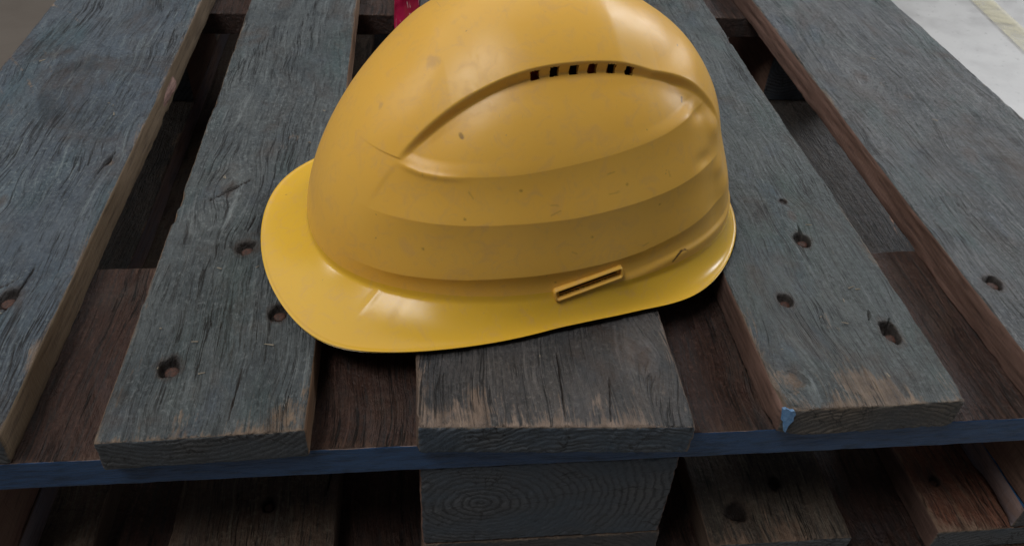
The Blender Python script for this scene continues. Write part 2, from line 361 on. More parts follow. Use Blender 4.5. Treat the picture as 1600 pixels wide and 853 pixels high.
rust = NT('rusty_nail_steel')
rn = rust.noise(rust.coords((900, 900, 900)), 1.0, 4)
M_rust = rust.done(rust.ramp(rn, [(0.35, (0.022, 0.014, 0.012)), (0.65, (0.085, 0.036, 0.024))]), 0.7, rust.bump(rn, 0.6, 0.0005), 0.4)
def nail(board, x, y, z, r=0.0042):
    """domed, slightly dented nail head sunk in its hole"""
    n = 16; V = [(0, 0, 0.0006)]; F = []
    rings = [(0.5, 0.0005), (0.85, 0.0003), (1.0, -0.0002), (0.95, -0.0014), (0.4, -0.0016), (0.38, -0.012)]
    for rr, zz in rings:
        for q in range(n):
            a = 2 * math.pi * q / n; V.append((r * rr * math.cos(a) * (1 + .05 * math.sin(3 * a)), r * rr * math.sin(a), zz + 0.00015 * math.sin(2 * a + r * 9000)))
    for q in range(n): F.append((0, 1 + q, 1 + (q + 1) % n))
    for k in range(len(rings) - 1):
        for q in range(n): F.append((1 + k * n + q, 1 + (k + 1) * n + q, 1 + (k + 1) * n + (q + 1) % n, 1 + k * n + (q + 1) % n))
    b = np.array(board.location)
    o = mesh_obj('nail', V, F, M_rust, board, True, None, None, loc=(x - b[0], y - b[1], z - b[2]))
    return o

GREY = (0.120, 0.158, 0.205); GREY2 = (0.148, 0.175, 0.205); BARE = (0.30, 0.215, 0.15)
T = 0.022
def deck(name_seed, x0, x1, ztop, parent, y0=0.0, y1=1.2, topc=(GREY, GREY2), bare=BARE, side=((0.10, 0.065, 0.05), (0.13, 0.09, 0.065)), endc=None,
         ring=(0.0, -0.05), step=(0.0016, 0.0022, 0.0016), **kw):
    sd = name_seed
    mt = wood_top('weathered_board_face', sd, topc[0], topc[1], bare, tealness=kw.pop('teal', 0.5))
    ms = wood_side('sawn_board_side', sd, *side)
    ec = endc or ((0.10, 0.115, 0.13), (0.15, 0.15, 0.15))
    me = wood_end('board_end_grain', sd, ec[0], ec[1], ring[0], ring[1])
    holes = kw.pop('holes', ()); 
    o = wood_piece('deck_board', (x0, y0, ztop - T), (x1, y1, ztop), step, [mt, ms, me], parent, seed=sd, holes=holes,
                   yfar=kw.pop('yfar', (0.55, 0.02)), ring=((x0 + x1) / 2 + ring[0], ztop - T + ring[1], 0.0032), **kw)
    for h in holes: 
        if len(h) == 5 and h[4] > 0.003: nail(o, h[0] + 0.0004, h[1] - 0.0003, ztop - h[4] + 0.0009, min(h[2], h[3]) * 0.80)
    return o

SC1 = [[(-.3392, .4131), (-.3192, .3855), (-.3038, .3582), (-.2946, .3375)], [(-.3313, .4504), (-.3099, .4146), (-.2937, .3789)], [(-.3251, .353), (-.3096, .3276), (-.2932, .2943)], [(-.3416, .5207), (-.3153, .4996), (-.298, .4748)]]
# ---- upper pallet
upper = empty('wooden_pallet', (0.0, 0.0, 0.0))
tag(upper, 'weathered blue-grey wooden pallet directly under the yellow safety helmet, top of the stack', 'pallet', 'stacked wooden pallets')
SIDE_TAN = ((0.135, 0.098, 0.062), (0.175, 0.130, 0.086)); SIDE_RED = ((0.110, 0.066, 0.052), (0.175, 0.105, 0.084))
deck(1, -0.3377, -0.2026, 0, upper, side=SIDE_TAN, holes=[(-.2337, .104, .0052, .0065, .0040)],
     cracks=[(-.2195, .229, -.2135, .262, .0017, .003), (-.262, .095, -.232, .125, .0012, .0012), (-.232, .090, -.2275, .135, .0013, .0025)],
     gouges=[(-.214, .248, .005, .0012)], knots=[(-.27, .20, .009)], scores=SC1, chips=[(-.2026, .345, .012, .003)], y0=0.004)
deck(2, -0.1569, -0.0551, 0, upper, topc=((0.120, 0.146, 0.160), (0.150, 0.168, 0.172)), side=((0.17, 0.10, 0.06), (0.21, 0.14, 0.09)), y0=-0.003, skew=0.03, ragged=0.5, ring=(-0.01, 0.06),
     holes=[(-.131, .0468, .0050, .0060, .0052), (-.1054, .1467, .0050, .0058, .0040), (-.0788, .0875, .0045, .0055, .0045)],
     gouges=[(-.0893, .2784, .007, .0009), (-.096, .266, .006, .0008), (-.066, .010, .010, .0010), (-.120, .008, .007, .0010)], knots=[(-.126, .211, .013), (-.07, .155, .008)],
     cracks=[(-.138, .198, -.112, .224, .0016, .0016), (-.1075, .162, -.1035, .185, .0010, .0020), (-.0945, .0, -.0925, .05, .0006, .0012)],
     chips=[(-.1569, .20, .012, .0035), (-.1569, .18, .008, .003), (-.1569, .33, .008, .002)])
b3 = deck(3, 0.0, 0.145, 0, upper, topc=((0.095, 0.095, 0.102), (0.120, 0.108, 0.102)), bare=(0.34, 0.25, 0.19), y0=-0.001, skew=-0.055, ragged=0.9, teal=0.15, ring=(0.03, -0.06),
     endc=((0.085, 0.115, 0.150), (0.13, 0.14, 0.15)),
     wear_edge=1.2,
     cracks=[(.077, -.002, .079, .055, .0006, .0010), (.1, -.002, .106, .035, .0006, .0008)],
     gouges=[(.096, .016, .005, .0008), (.03, .012, .015, .0003)], knots=[(.1264, .0444, .012)])
deck(4, 0.1956, 0.3025, 0, upper, topc=((0.105, 0.128, 0.130), (0.135, 0.152, 0.152)), teal=0.7, side=SIDE_RED, y0=-0.001, skew=0.02, ragged=0.6, ring=(0.01, -0.035), endc=((0.11, 0.11, 0.11), (0.22, 0.18, 0.14)),
     holes=[(.227, .0847, .0042, .0050, .0042), (.2604, .1439, .0044, .0058, .0045), (.2612, .1879, .0025, .0025, .0014), (.282, .054, .0044, .0080, .0052)],
     gouges=[(.2080, .022, .010, .0022), (.2422, .0208, .018, .0004), (.2442, .0150, .016, .0004), (.2550, .010, .014, .0003), (.262, .004, .016, .0004), (.284, .520, .005, .0002), (.287, .533, .003, .0002), (.2500, .066, .010, .0005)], knots=[(.2120, .024, .012), (.235, .26, .012), (.262, .17, .008)],
     chips=[(.1956, .002, .016, .006), (.3025, .000, .008, .0025)],
     cracks=[(.2604, .135, .2625, .160, .0012, .003), (.277, .045, .287, .068, .0016, .003), (.273, .065, .277, .075, .0008, .002)])
deck(5, 0.3544, 0.5132, 0, upper, side=SIDE_RED, topc=((0.130, 0.150, 0.165), (0.165, 0.170, 0.172)), teal=0.8, y0=0.002,
     holes=[(.3712, .0967, .0048, .0058, .0042)], gouges=[(.415, .362, .006, .0009), (.43, .340, .006, .0008)], knots=[(.4022, .3766, .018), (.44, .25, .013)],
     amp=1.7)

M_cross_top = wood_top('stained_cross_board_face', 21, (0.070, 0.031, 0.022), (0.085, 0.043, 0.031), (0.10, 0.055, 0.038), tealness=0.0)
M_cross_side = painted_edge('blue_painted_edge', 5, (0.020, 0.056, 0.135), (0.030, 0.078, 0.175), (0.30, 0.21, 0.17))
def cross(x0, x1, y0, y1, ztop, parent, seed, st=(0.004, 0.004, 0.0025)):
    far = y0 > 0.1
    # grain runs along x: built with the long faces painted
    return wood_piece('cross_board', (x0, y0, ztop - T), (x1, y1, ztop), st, [M_cross_top, M_cross_top, M_cross_top if far else M_cross_side], parent, seed=seed, amp=0.6, round_r=0.0011)
M_block_side = wood_side('block_side_wood', 31, (0.17, 0.09, 0.07), (0.21, 0.13, 0.095))
def block(x0, x1, y0, y1, z0, z1, parent, seed, detail=False):
    cx = (x0 + x1) / 2
    m = wood_end('block_end_grain', seed, (0.095, 0.118, 0.145), (0.145, 0.148, 0.155), -0.040, 0.042, 0.0036, bare=(0.42, 0.22, 0.16), strong=0.5)
    return wood_piece('block', (x0, y0, z0), (x1, y1, z1), (0.002, 0.006, 0.002) if detail else (0.006, 0.012, 0.006), [M_block_side, M_block_side, m], parent,
                      seed=seed, round_r=0.0022, ragged=0.7, ring=(cx - .020, z0 + .048, 0.0026), amp=1.0)
XB = [(-0.3377, -0.2377), (0.0015, 0.1500), (0.398, 0.5132)]
YB = [(0.0044, 0.1564), (0.551, 0.696), (1.055, 1.2)]
for n_, (ya, yb) in enumerate(YB): cross(-0.3377, 0.5132, ya, yb, -T, upper, 40 + n_)
for n_, (ya, yb) in enumerate(YB):
    for m_, (xa, xb) in enumerate(XB): block(xa, xb, ya + .0015, yb - .003, -2 * T - .078, -2 * T, upper, 50 + 3 * n_ + m_, detail=(n_ == 0 and m_ == 1))
M_bt = wood_top('bottom_board_face', 61, (0.070, 0.058, 0.050), (0.10, 0.075, 0.058), (0.30, 0.19, 0.13), tealness=0.2)
M_bs = wood_side('bottom_board_side', 62, (0.17, 0.15, 0.17), (0.26, 0.17, 0.14))
M_be = wood_end('bottom_board_end', 63, (0.08, 0.08, 0.085), (0.13, 0.11, 0.10), 0, -0.03)
M_peel2 = M_bt.copy(); M_peel2.name = 'peeling_blue_bottom_board_face'
def add_paint(m):
    t = m.node_tree; s = NT.__new__(NT); s.m = m; s.t = t; s.b = t.nodes['Principled BSDF']
    src = s.b.inputs['Base Color'].links[0].from_socket
    tc = s.n('ShaderNodeTexCoord'); sp = s.n('ShaderNodeSeparateXYZ'); s.l(tc.outputs['Object'], sp.inputs[0])
    nz = s.noise(s.coords((26, 16, 26)), 1.0, 5, 0.65, 0.6); fine = s.noise(s.coords((300, 60, 300)), 1, 3)
    f = s.math('ADD', s.math('MULTIPLY_ADD', sp.outputs[1], -5.0, 1.35), s.math('MULTIPLY', s.math('SUBTRACT', nz, 0.5), 2.6))
    paint = s.mix(s.ramp(nz, [(0.54, 0.0), (0.59, 1.0)]), (0.045, 0.150, 0.330), (0.62, 0.30, 0.17))
    s.put(s.b.inputs['Base Color'], s.mix(s.ramp(s.math('ADD', f, s.math('MULTIPLY', fine, .3)), [(0.35, 0.0), (0.6, 1.0)]), src, paint))
add_paint(M_peel2)
for m_, (xa, xb) in enumerate(XB):
    o = wood_piece('bottom_board', (xa, 0.006, -0.1438), (xb, 1.2, -0.122), (0.003, 0.004, 0.003), [M_peel2 if m_ == 2 else M_bt, M_bs, M_be], upper, seed=70 + m_, yfar=(0.3, 0.03),
                   chips=[(0.398, 0.03, 0.03, 0.006)] if m_ == 2 else (), ragged=0.8, wear_edge=1.6)
    if m_ == 2: tag(o, 'bottom board with peeling blue paint over orange wood')

# ---- lower pallet
ZL = -0.144
lower = empty('wooden_pallet', (0, 0, ZL))
tag(lower, 'shadowed brown wooden pallet at the bottom of the photo, stacked below the helmet pallet', 'pallet', 'stacked wooden pallets')
def lp(o):
    o.location = Vector(o.location) - Vector((0, 0, ZL)); return o
BR = ((0.20, 0.125, 0.088), (0.24, 0.165, 0.120)); RD = ((0.34, 0.125, 0.075), (0.38, 0.16, 0.10))
kw = dict(step=(0.003, 0.0035, 0.003), yfar=(0.30, 0.03), bare=(0.30, 0.20, 0.14), teal=0.15)
lp(deck(81, -0.3377, -0.2050, ZL, lower, topc=BR, y0=.006, **kw))
lp(deck(82, -0.160, -0.0555, ZL, lower, topc=BR, y0=.006, holes=[(-.1006, .0551, .004, .004, .004)], gouges=[(-.075, .045, .02, .0006)], cracks=[(-.064, .06, -.058, .10, .001, .002)], ragged=.5, **kw))
lp(deck(83, 0.0, 0.145, ZL, lower, topc=BR, y0=.006, **kw))
lp(deck(84, 0.1876, 0.2858, ZL, lower, topc=((0.15, 0.12, 0.095), (0.21, 0.155, 0.115)), y0=.0063, holes=[(.2123, .0301, .0060, .0060, .0022), (.2467, .0512, .0035, .0045, .003)], gouges=[(.24, .02, .02, .0005), (.205, .01, .012, .0008)], ragged=.8, **kw))
lp(deck(85, 0.3463, 0.5132, ZL, lower, topc=RD, side=SIDE_RED, y0=.0063, holes=[(.3639, .047, .003, .004, .004)], ragged=.5, **kw))
for n_, (ya, yb) in enumerate(YB): lp(cross(-0.3377, 0.5132, ya, yb, ZL - T, lower, 90 + n_, (0.008, 0.006, 0.004)))
for n_, (ya, yb) in enumerate(YB):
    for m_, (xa, xb) in enumerate(XB): lp(block(xa, xb, ya + .0015, yb - .003, ZL - 2 * T - .078, ZL - 2 * T, lower, 100 + 3 * n_ + m_))
for m_, (xa, xb) in enumerate(XB):
    lp(wood_piece('bottom_board', (xa, 0.006, ZL - .1438), (xb, 1.2, ZL - .122), (0.008, 0.01, 0.005), [M_bt, M_bs, M_be], lower, seed=120 + m_, yfar=(0.3, 0.05)))

def copy_tree(o, parent=None):
    c = o.copy(); C.objects.link(c); c.parent = parent
    for ch in list(o.children): copy_tree(ch, c)
    return c
third = copy_tree(lower); third.location = (0.004, -0.003, 2 * ZL - .0005)
tag(third, 'dark wooden pallet deepest in the stack, glimpsed only through the gaps between boards')

# ------------------------------------------------------------------ floor
FZ = 3 * ZL - 0.001
s = NT('concrete')
c1 = s.noise(s.coords((1, 1, 1)), 2.2, 6, 0.6, 0.3); c2 = s.noise(s.coords((1, 1, 1)), 60, 4, 0.6); c3 = s.noise(s.coords((1, 1, 1)), 9, 5, 0.65)
col = s.ramp(c1, [(0.3, (0.40, 0.39, 0.375)), (0.7, (0.48, 0.47, 0.455))])
col = s.mix(s.ramp(c3, [(0.35, 0.35), (0.55, 0.0)]), col, (0.26, 0.25, 0.245))
col = s.mix(s.ramp(c2, [(0.62, 0.0), (0.72, 0.6)]), col, (0.20, 0.19, 0.18))
c4 = s.noise(s.coords((1, 1, 1), (2, 3, 1)), 16, 2, 0.5, 0.4)
col = s.mix(s.ramp(c4, [(0.70, 0.0), (0.74, 0.85)]), col, (0.10, 0.095, 0.09))
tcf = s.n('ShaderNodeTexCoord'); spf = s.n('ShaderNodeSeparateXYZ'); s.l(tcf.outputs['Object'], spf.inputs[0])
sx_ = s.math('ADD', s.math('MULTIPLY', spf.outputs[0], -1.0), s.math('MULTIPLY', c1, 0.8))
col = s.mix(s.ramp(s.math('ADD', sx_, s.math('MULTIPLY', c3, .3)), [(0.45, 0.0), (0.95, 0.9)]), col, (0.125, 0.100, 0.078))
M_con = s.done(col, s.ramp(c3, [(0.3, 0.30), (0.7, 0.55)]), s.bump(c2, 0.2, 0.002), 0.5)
def sheet(name, pts, z, m, kind='structure'):
    o = mesh_obj(name, [(x, y, z) for x, y in pts], [tuple(range(len(pts)))], m, None, False); o['kind'] = kind; return o
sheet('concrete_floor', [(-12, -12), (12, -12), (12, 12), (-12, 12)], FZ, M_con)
s = NT('worn_yellow_floor_paint')
p1 = s.noise(s.coords(), 22, 6, 0.7); p2 = s.noise(s.coords(), 3, 4)
s.put(s.b.inputs['Alpha'], s.ramp(p1, [(0.30, 0.15), (0.60, 0.60)]))
M_line = s.done(s.ramp(p2, [(0.3, (0.60, 0.53, 0.30)), (0.7, (0.66, 0.62, 0.45))]), 0.5)
# stripe runs across the floor behind the stack
a = np.array([1.380, 1.387]); b = np.array([1.404, 1.62]); d = (b - a) / np.linalg.norm(b - a); nrm = np.array([-d[1], d[0]])
LINE = [tuple(a - d * 4 - nrm * .030), tuple(b + d * 5 - nrm * .030), tuple(b + d * 5 + nrm * .030), tuple(a - d * 4 + nrm * .030)]
sheet('floor_line', LINE, FZ + 0.004, M_line)

# ------------------------------------------------------------------ yellow hard hat
HX, HY, HYAW = 0.0722, 0.1727, 0.1808
AF, AR, BB, HH, NF, NR, NS, MM = 0.1396, 0.1258, 0.0987, 0.164, 1.6122, 2.7374, 2.0892, 1.8025
hat = empty('hard_hat', (HX, HY, 0), HYAW)
tag(hat, 'scuffed yellow safety helmet with six square vents lying on the pallet boards', 'safety helmet')
NPH = 900
phi = np.linspace(0, 2 * np.pi, NPH, endpoint=False)
tt = np.linspace(0, 1, 300) ** 1.0
S0 = np.sin(tt * np.pi / 2)
S0 = np.unique(np.concatenate([S0, np.arange(.745, .862, .0016), np.arange(.46, .62, .0028), np.arange(.30, .40, .0028), np.arange(.06, .2, .003)]).round(5))
S0 = S0[np.insert(np.diff(S0) > 0.0004, 0, True)]
S0 = S0[S0 < 0.9995][::-1]                      # from crown down to the junction
PH, SS = np.meshgrid(phi, S0)
def base_surf(PH, SS):
    c, sn = np.cos(PH), np.sin(PH); a_ = np.where(c > 0, AR, AF); ww = c * c; n_ = np.where(c > 0, NR, NF) * ww + NS * (1 - ww)
    r = (1 - SS ** n_).clip(0) ** (1 / MM); rad = (np.abs(c / a_) ** 2.25 + np.abs(sn / BB) ** 2.25) ** (-1 / 2.25)
    return np.stack([rad * c * r, rad * sn * r, .018 + SS * (HH - .018)], -1)
def grid_normals(G):
    dphi = np.roll(G, -1, 1) - np.roll(G, 1, 1); ds = np.gradient(G, axis=0)
    n = np.cross(dphi, ds); n /= np.maximum(np.linalg.norm(n, axis=-1, keepdims=True), 1e-12)
    return -n
G = base_surf(PH, SS)
U, Vv, Hh = G[..., 0], G[..., 1], G[..., 2]
av = np.abs(Vv)
PM = np.where(np.sin(PH) < 0, PH, 2 * np.pi - PH); PD = np.degrees(PM)          # mirrored: near side 180..360
B1 = np.interp(U, [-.092, -.079, -.067, -.034, .018, .055, .078, .10], [.507, .495, .497, .514, .552, .582, .608, .62])
B2 = np.interp(U, [-.106, -.069, -.036, 0, .05, .086, .11], [.322, .331, .341, .346, .372, .387, .395])
B3 = np.interp(U, [-.103, -.070, -.036, 0, .041, .091, .12], [.095, .106, .118, .122, .142, .185, .20])
B4 = np.interp(U, [-.12, -.0088, .026, .043, .072, .115], [-.02, .0, .028, .042, .070, .075])
LW = np.interp(U, [-.1, .05, .095, .12], [.0543, .0543, .0478, .046])              # half width of the centre panel
wall = 1 - sstep(LW - .0016, LW + .0014, av)                                     # 1 on the panel
frontline = np.where(np.cos(PH) < 0, sstep(.514, .5205, SS), sstep(.40, .60, SS))
pamp = np.interp(U, [-.11, -.092, -.06, .08, .115], [.0001, .0005, .0023, .0023, .0010]) * (1 - (1 - sstep(.028, .048, av)) * .85 * (1 - sstep(-.088, -.060, U)))
panel = wall * frontline * pamp
envF = sstep(-.094, -.072, U); envR = 1 - sstep(.086, .100, U + 0.10 * (SS - .5))
env = envF * envR
envb = sstep(200, 222, PD) * (1 - sstep(326, 334, PD))
def band(S, top, bot, amp, e):
    x = ((top - S) / (top - bot)).clip(0, 1)
    return -amp * np.sin(np.pi * x ** 0.88) * e
notpanel = 1 - wall
topS = np.where(av < LW, SS, SS)
# pocket beneath the panel wall: deepest at the wall, running out at the first rib
SL = SS + (LW - av) * 0
dl = ((av - LW) / .030).clip(0, 1)
pocket = -(1 - wall) * env * np.where(SS > B1, (1 - dl) ** 1.8 * .0040, 0) * sstep(-.004, .050, SS - B1)
ribs = band(SS, B1, B2, .0014, envb) * notpanel + band(SS, B2, B3, .0015, envb) + band(SS, B3, B4, .0015, envb)
flare = .0016 * (1 - sstep(0, .03, SS - (B4 - .012))) * (B4 > 0) * sstep(270, 300, PD)
# crown facets: three shallow longitudinal planes on the panel
cre = lambda q, w_: w_ * np.log1p(np.exp(np.clip(q / w_, -30, 30)))
fold = lambda u0, a_, l_: -a_ * (1 - np.exp(-cre(U - u0, .0008) / l_))
fac = fold(.030 - .05 * (.04 - av), .0030, .020) * wall * sstep(.70, .80, SS) * (1 - sstep(.07, .10, U))
fac += fold(-.045 - .35 * (.046 - av).clip(-.01, .05), -.0018, .016) * wall * sstep(.62, .72, SS) * (1 - sstep(.0, .05, U))
fac += .0095 * sstep(296, 350, PD) * (1 - sstep(.02, .42, SS))
disp = panel + pocket + ribs + flare + fac
# small corner pinches where the ribs die out towards the nape
for (pd, ps, wd, am) in ((325, .60, .035, -.0016), (331, .50, .05, .0016), (322, .42, .03, -.0012), (330, .33, .045, .0014), (326, .20, .04, -.0008), (334, .22, .05, .0012)):
    disp += am * np.exp(-(((PD - pd) / 4.2) ** 2 + ((SS - ps) / wd) ** 2))
# front end of the first rib catches a small raised lip
disp += .0006 * np.exp(-((SS - (B1 - .004)) / .011) ** 2) * sstep(210, 216, PD) * (1 - sstep(224, 236, PD))
disp += 0.00035 * fbm(np.stack([U, Vv, Hh], -1).reshape(-1, 3), (28, 28, 28), 2, 3).reshape(U.shape)
N0 = grid_normals(G)
if N0[len(S0) // 2, 0] @ np.array([1, 0, 0]) < 0: N0 = -N0
G = G + N0 * disp[..., None]
# brim: from the junction out to the rim
RT = [(0, .147), (9, .1462), (19, .1437), (28, .1400), (37, .1364), (45, .1331), (53, .1283), (59, .1224), (68, .1138), (81, .1087), (89, .1085), (96, .1096), (107, .1169), (116, .1251), (124, .1346),
      (130, .1436), (138, .1567), (142, .1642), (147, .1695), (154, .1712), (161, .1710), (169, .1707), (174, .1703), (180, .1700)]
aa = np.degrees(np.minimum(PM[0] % (2 * np.pi), 2 * np.pi - PM[0] % (2 * np.pi)))
aa = np.abs(np.where(aa > 180, 360 - aa, aa))
rn_ = np.interp(aa, [a for a, _ in RT], [b for _, b in RT])
RF = [(0, .147), (60, .1215), (81, .1085), (96, .1090), (124, .134), (130, .143), (138, .153), (145, .1605), (149, .1645), (155, .1685), (162, .1698), (180, .1700)]
rf_ = np.interp(aa, [a for a, _ in RF], [b for _, b in RF])
rim_r = np.where(np.sin(phi) < 0, rn_, rf_)
k_ = np.exp(-0.5 * (np.arange(-24, 25) / 9.0) ** 2); k_ /= k_.sum()
rim_r = np.convolve(np.concatenate([rim_r[-24:], rim_r, rim_r[:24]]), k_, 'valid')
zr = .0040 + .0030 * np.exp(-(aa / 40) ** 2) + .0015 * np.exp(-((aa - 180) / 45) ** 2)
NB = 56
wB = np.linspace(0, 1, NB + 1)[1:]
J0 = G[-1]; Jr = np.hypot(J0[:, 0], J0[:, 1]); ja = np.arctan2(J0[:, 1], J0[:, 0])
rows = []
for wv in wB:
    r = Jr + (rim_r - Jr) * wv; z = zr + (J0[:, 2] - zr) * (1 - wv) ** 1.9
    lip = sstep(.93, .97, wv) * (1 - sstep(.985, 1.0, wv) * .8) * .0003
    ang = ja * (1 - wv) + np.unwrap(phi) * 0 + ja * wv
    rows.append(np.stack([r * np.cos(ang), r * np.sin(ang), z + lip], -1))
G = np.concatenate([G, np.stack(rows)], 0)
nS = len(S0)
# fillet the junction by smoothing the rows round it
for it in range(4):
    a0 = nS - 14; a1 = nS + 22
    G[a0:a1] = 0.5 * G[a0:a1] + 0.25 * (G[a0 - 1:a1 - 1] + G[a0 + 1:a1 + 1])
# gutter creases near the front corner of the brim
gp = np.degrees(phi)
rowf = np.arange(len(G))[:, None]
for (pd, wd, am) in ((213.5, .9, .0007), (221, 1.2, -.0002), (243, .9, .00012), (254, .9, -.00012)):
    for sgn in (1, -1):
        dd = gp - (pd if sgn == 1 else 360 - pd)
        G[..., 2] += am * np.exp(-(dd / wd) ** 2)[None, :] * np.exp(-((rowf - (nS + 8)) / 12.0) ** 2)
Nn = grid_normals(G)
if (Nn[100, 0] @ np.array([1, 0, 0])) < 0: Nn = -Nn
TH = .0018
Gi = G - Nn * TH
Gi[..., 2] = np.where(rowf > nS, np.maximum(Gi[..., 2], .0006), Gi[..., 2])
nr = len(G)
# cells cut right through: vents and the accessory slot
SSf = np.concatenate([SS, np.full((NB, NPH), -1.0)], 0)
Uf = np.concatenate([U, np.full((NB, NPH), 9.0)], 0); Vf = np.concatenate([Vv, np.full((NB, NPH), 9.0)], 0)
cm = lambda A: (A[:-1] + np.roll(A[:-1], -1, 1) + A[1:] + np.roll(A[1:], -1, 1)) / 4
cu, cv = cm(Uf), np.abs(cm(Vf)); cv[nS - 1:] = 9; cu[nS - 1:] = 9; cz = cm(G[..., 2])
cut = np.zeros_like(cu, bool)
for q, vu in enumerate((-.0169, -.0063, .0044, .0150, .0258, .0368)):
    cut |= (np.abs(cu - vu - .2 * (cv - .0547)) < .0024) & (cv > .0536) & (cv < .0560)
SA = np.array([-.0088, .0205]); SB = np.array([.0287, .0290])       # accessory slot ends (u, z)
sd_ = (SB - SA) / np.linalg.norm(SB - SA); sl = np.linalg.norm(SB - SA)
cx_ = (cu - SA[0]) * sd_[0] + (cz - SA[1]) * sd_[1]; cy_ = -(cu - SA[0]) * sd_[1] + (cz - SA[1]) * sd_[0]
cut |= (cx_ > .001) & (cx_ < sl - .001) & (np.abs(cy_) < .0024) & (cv > .08) & (cv < 1)
idx = lambda r, c: r * NPH + (c % NPH)
RR, CC_ = np.meshgrid(np.arange(nr - 1), np.arange(NPH), indexing='ij')
O = np.stack([idx(RR, CC_), idx(RR + 1, CC_), idx(RR + 1, CC_ + 1), idx(RR, CC_ + 1)], -1)
NV = nr * NPH
# crown caps: close the tiny opening at the top
V_all = np.concatenate([G.reshape(-1, 3), Gi.reshape(-1, 3)])
N_all = np.concatenate([Nn.reshape(-1, 3), -Nn.reshape(-1, 3)])
def build(rowmask, cap, rimclose):
    keep = (~cut) & rowmask
    outer = O[keep]; inner = (O[keep] + NV)[:, ::-1]; fs = [outer, inner]
    # side walls of the cuts
    for axis, sh in ((0, 1), (0, -1), (1, 1), (1, -1)):
        nb = np.roll(cut, -sh, axis); m = keep & nb
        if not m.any(): continue
        q = O[m]
        if axis == 0: e = (q[:, 1], q[:, 2]) if sh == 1 else (q[:, 3], q[:, 0])
        else: e = (q[:, 2], q[:, 3]) if sh == 1 else (q[:, 0], q[:, 1])
        fs.append(np.stack([e[0] + NV, e[1] + NV, e[1], e[0]], 1)[:, ::-1])
    if rimclose:
        c = np.arange(NPH); A_, B_ = idx(nr - 1, c), idx(nr - 1, c + 1)
        fs.append(np.stack([B_, A_, A_ + NV, B_ + NV], 1)[:, ::-1])
    F = np.concatenate(fs); used, inv = np.unique(F.ravel(), return_inverse=True)
    Vn = V_all[used]; Fn = inv.reshape(F.shape).tolist(); Nrm = N_all[used]
    if cap:
        ctr = [len(Vn), len(Vn) + 1]
        Vn = np.concatenate([Vn, [G[0].mean(0)], [Gi[0].mean(0)]]); Nrm = np.concatenate([Nrm, [[0, 0, 1]], [[0, 0, -1]]])
        pos = {u: n for n, u in enumerate(used[:NPH])}
        for c in range(NPH):
            a_, b_ = c, (c + 1) % NPH; Fn.append((ctr[0], a_, b_))
        st = int(np.searchsorted(used, NV))
        for c in range(NPH): Fn.append((ctr[1], st + (c + 1) % NPH, st + c))
    return Vn, Fn, Nrm, used
# marks on the plastic, in the helmet's own coordinates
def marks(P):
    u, v, h = P.T; n = fbm(P, (420, 420, 420), 3, 4)
    def blob(c, r, st=(1, 1, 1)):
        d = np.sqrt((((P - np.array(c)) / (np.array(st) * r)) ** 2).sum(1)); return 1 - sstep(.5, 1.1, d + .5 * n)
    def seg(a, b, wd):
        A = np.array(a); B = np.array(b); ab = B - A; t = ((P - A) @ ab / (ab @ ab)).clip(0, 1)
        return 1 - sstep(.3, 1.0, np.linalg.norm(P - A - t[:, None] * ab, axis=1) / wd)
    m = .5 * blob((-.0642, -.030, .1345), .006, (1.3, .8, .9)) + .5 * blob((-.0937, -.0255, .110), .004, (.5, .6, 1.2))
    m += .8 * blob((-.0575, -.0640, .1085), .0015) + .6 * seg((-.060, -.030, .137), (-.056, -.031, .140), .0006)
    def seg2(a, b, wd):
        A = np.array(a); B = np.array(b); Q = P[:, [0, 2]]; ab = B - A; t = ((Q - A) @ ab / (ab @ ab)).clip(0, 1)
        return (1 - sstep(.3, 1.0, np.linalg.norm(Q - A - t[:, None] * ab, axis=1) / wd)) * (v < -.045)
    dot = lambda u_, h_, r_: (1 - sstep(.5, 1.1, np.hypot(u - u_, h - h_) / r_ + .35 * n)) * (v < -.045)
    k = seg2((.0665, .0245), (.0695, .0273), .0009) + seg2((.0695, .0273), (.0725, .0289), .0009) + .6 * seg2((.0725, .0289), (.0755, .0288), .0008) + .4 * seg2((.0755, .0288), (.0778, .0275), .0007)
    k += .8 * seg2((.0700, .1125), (.0704, .1140), .0008) + .55 * dot(-.0575, .1085, .0014)
    for c_ in ((-.03, .085), (.01, .055), (-.06, .07), (.03, .082), (.052, .066), (-.082, .05), (-.01, .028)): k += .4 * dot(c_[0], c_[1], .0009)
    for q in range(9):
        a0 = _rng.uniform(-.09, .08), _rng.uniform(.035, .10); dx_, dh_ = _rng.uniform(-.006, .006), _rng.uniform(-.004, .004)
        k += .22 * seg2(a0, (a0[0] + dx_, a0[1] + dh_), .0006)
    return m.clip(0, 1), k.clip(0, 1)

s = NT('yellow_moulded_plastic')
n1 = s.noise(s.coords(), 14, 4, 0.6); n2 = s.noise(s.coords(), 420, 4, 0.7); n3 = s.noise(s.coords((60, 60, 60)), 1.6, 6, 0.7, 1.0)
scr = s.noise(s.coords((900, 60, 300)), 1.0, 3, 0.6, 0.4)
col = s.mix(s.ramp(n1, [(0.3, 0.0), (0.7, 1.0)]), (0.82, 0.445, 0.066), (0.80, 0.455, 0.080))
col = s.mix(s.ramp(n3, [(0.50, 0.0), (0.72, 0.38)]), col, (0.58, 0.34, 0.15))
col = s.mix(s.ramp(n2, [(0.70, 0.0), (0.78, 0.25)]), col, (0.45, 0.27, 0.10))
sc1 = s.noise(s.coords((1400, 70, 200), (3, 1, 2)), 1.0, 2, 0.5, 0.8); sc2 = s.noise(s.coords((90, 1100, 500), (1, 4, 2)), 1.0, 2, 0.5, 0.8)
area_ = s.noise(s.coords((1, 1, 1), (5, 5, 5)), 24, 4, 0.6)
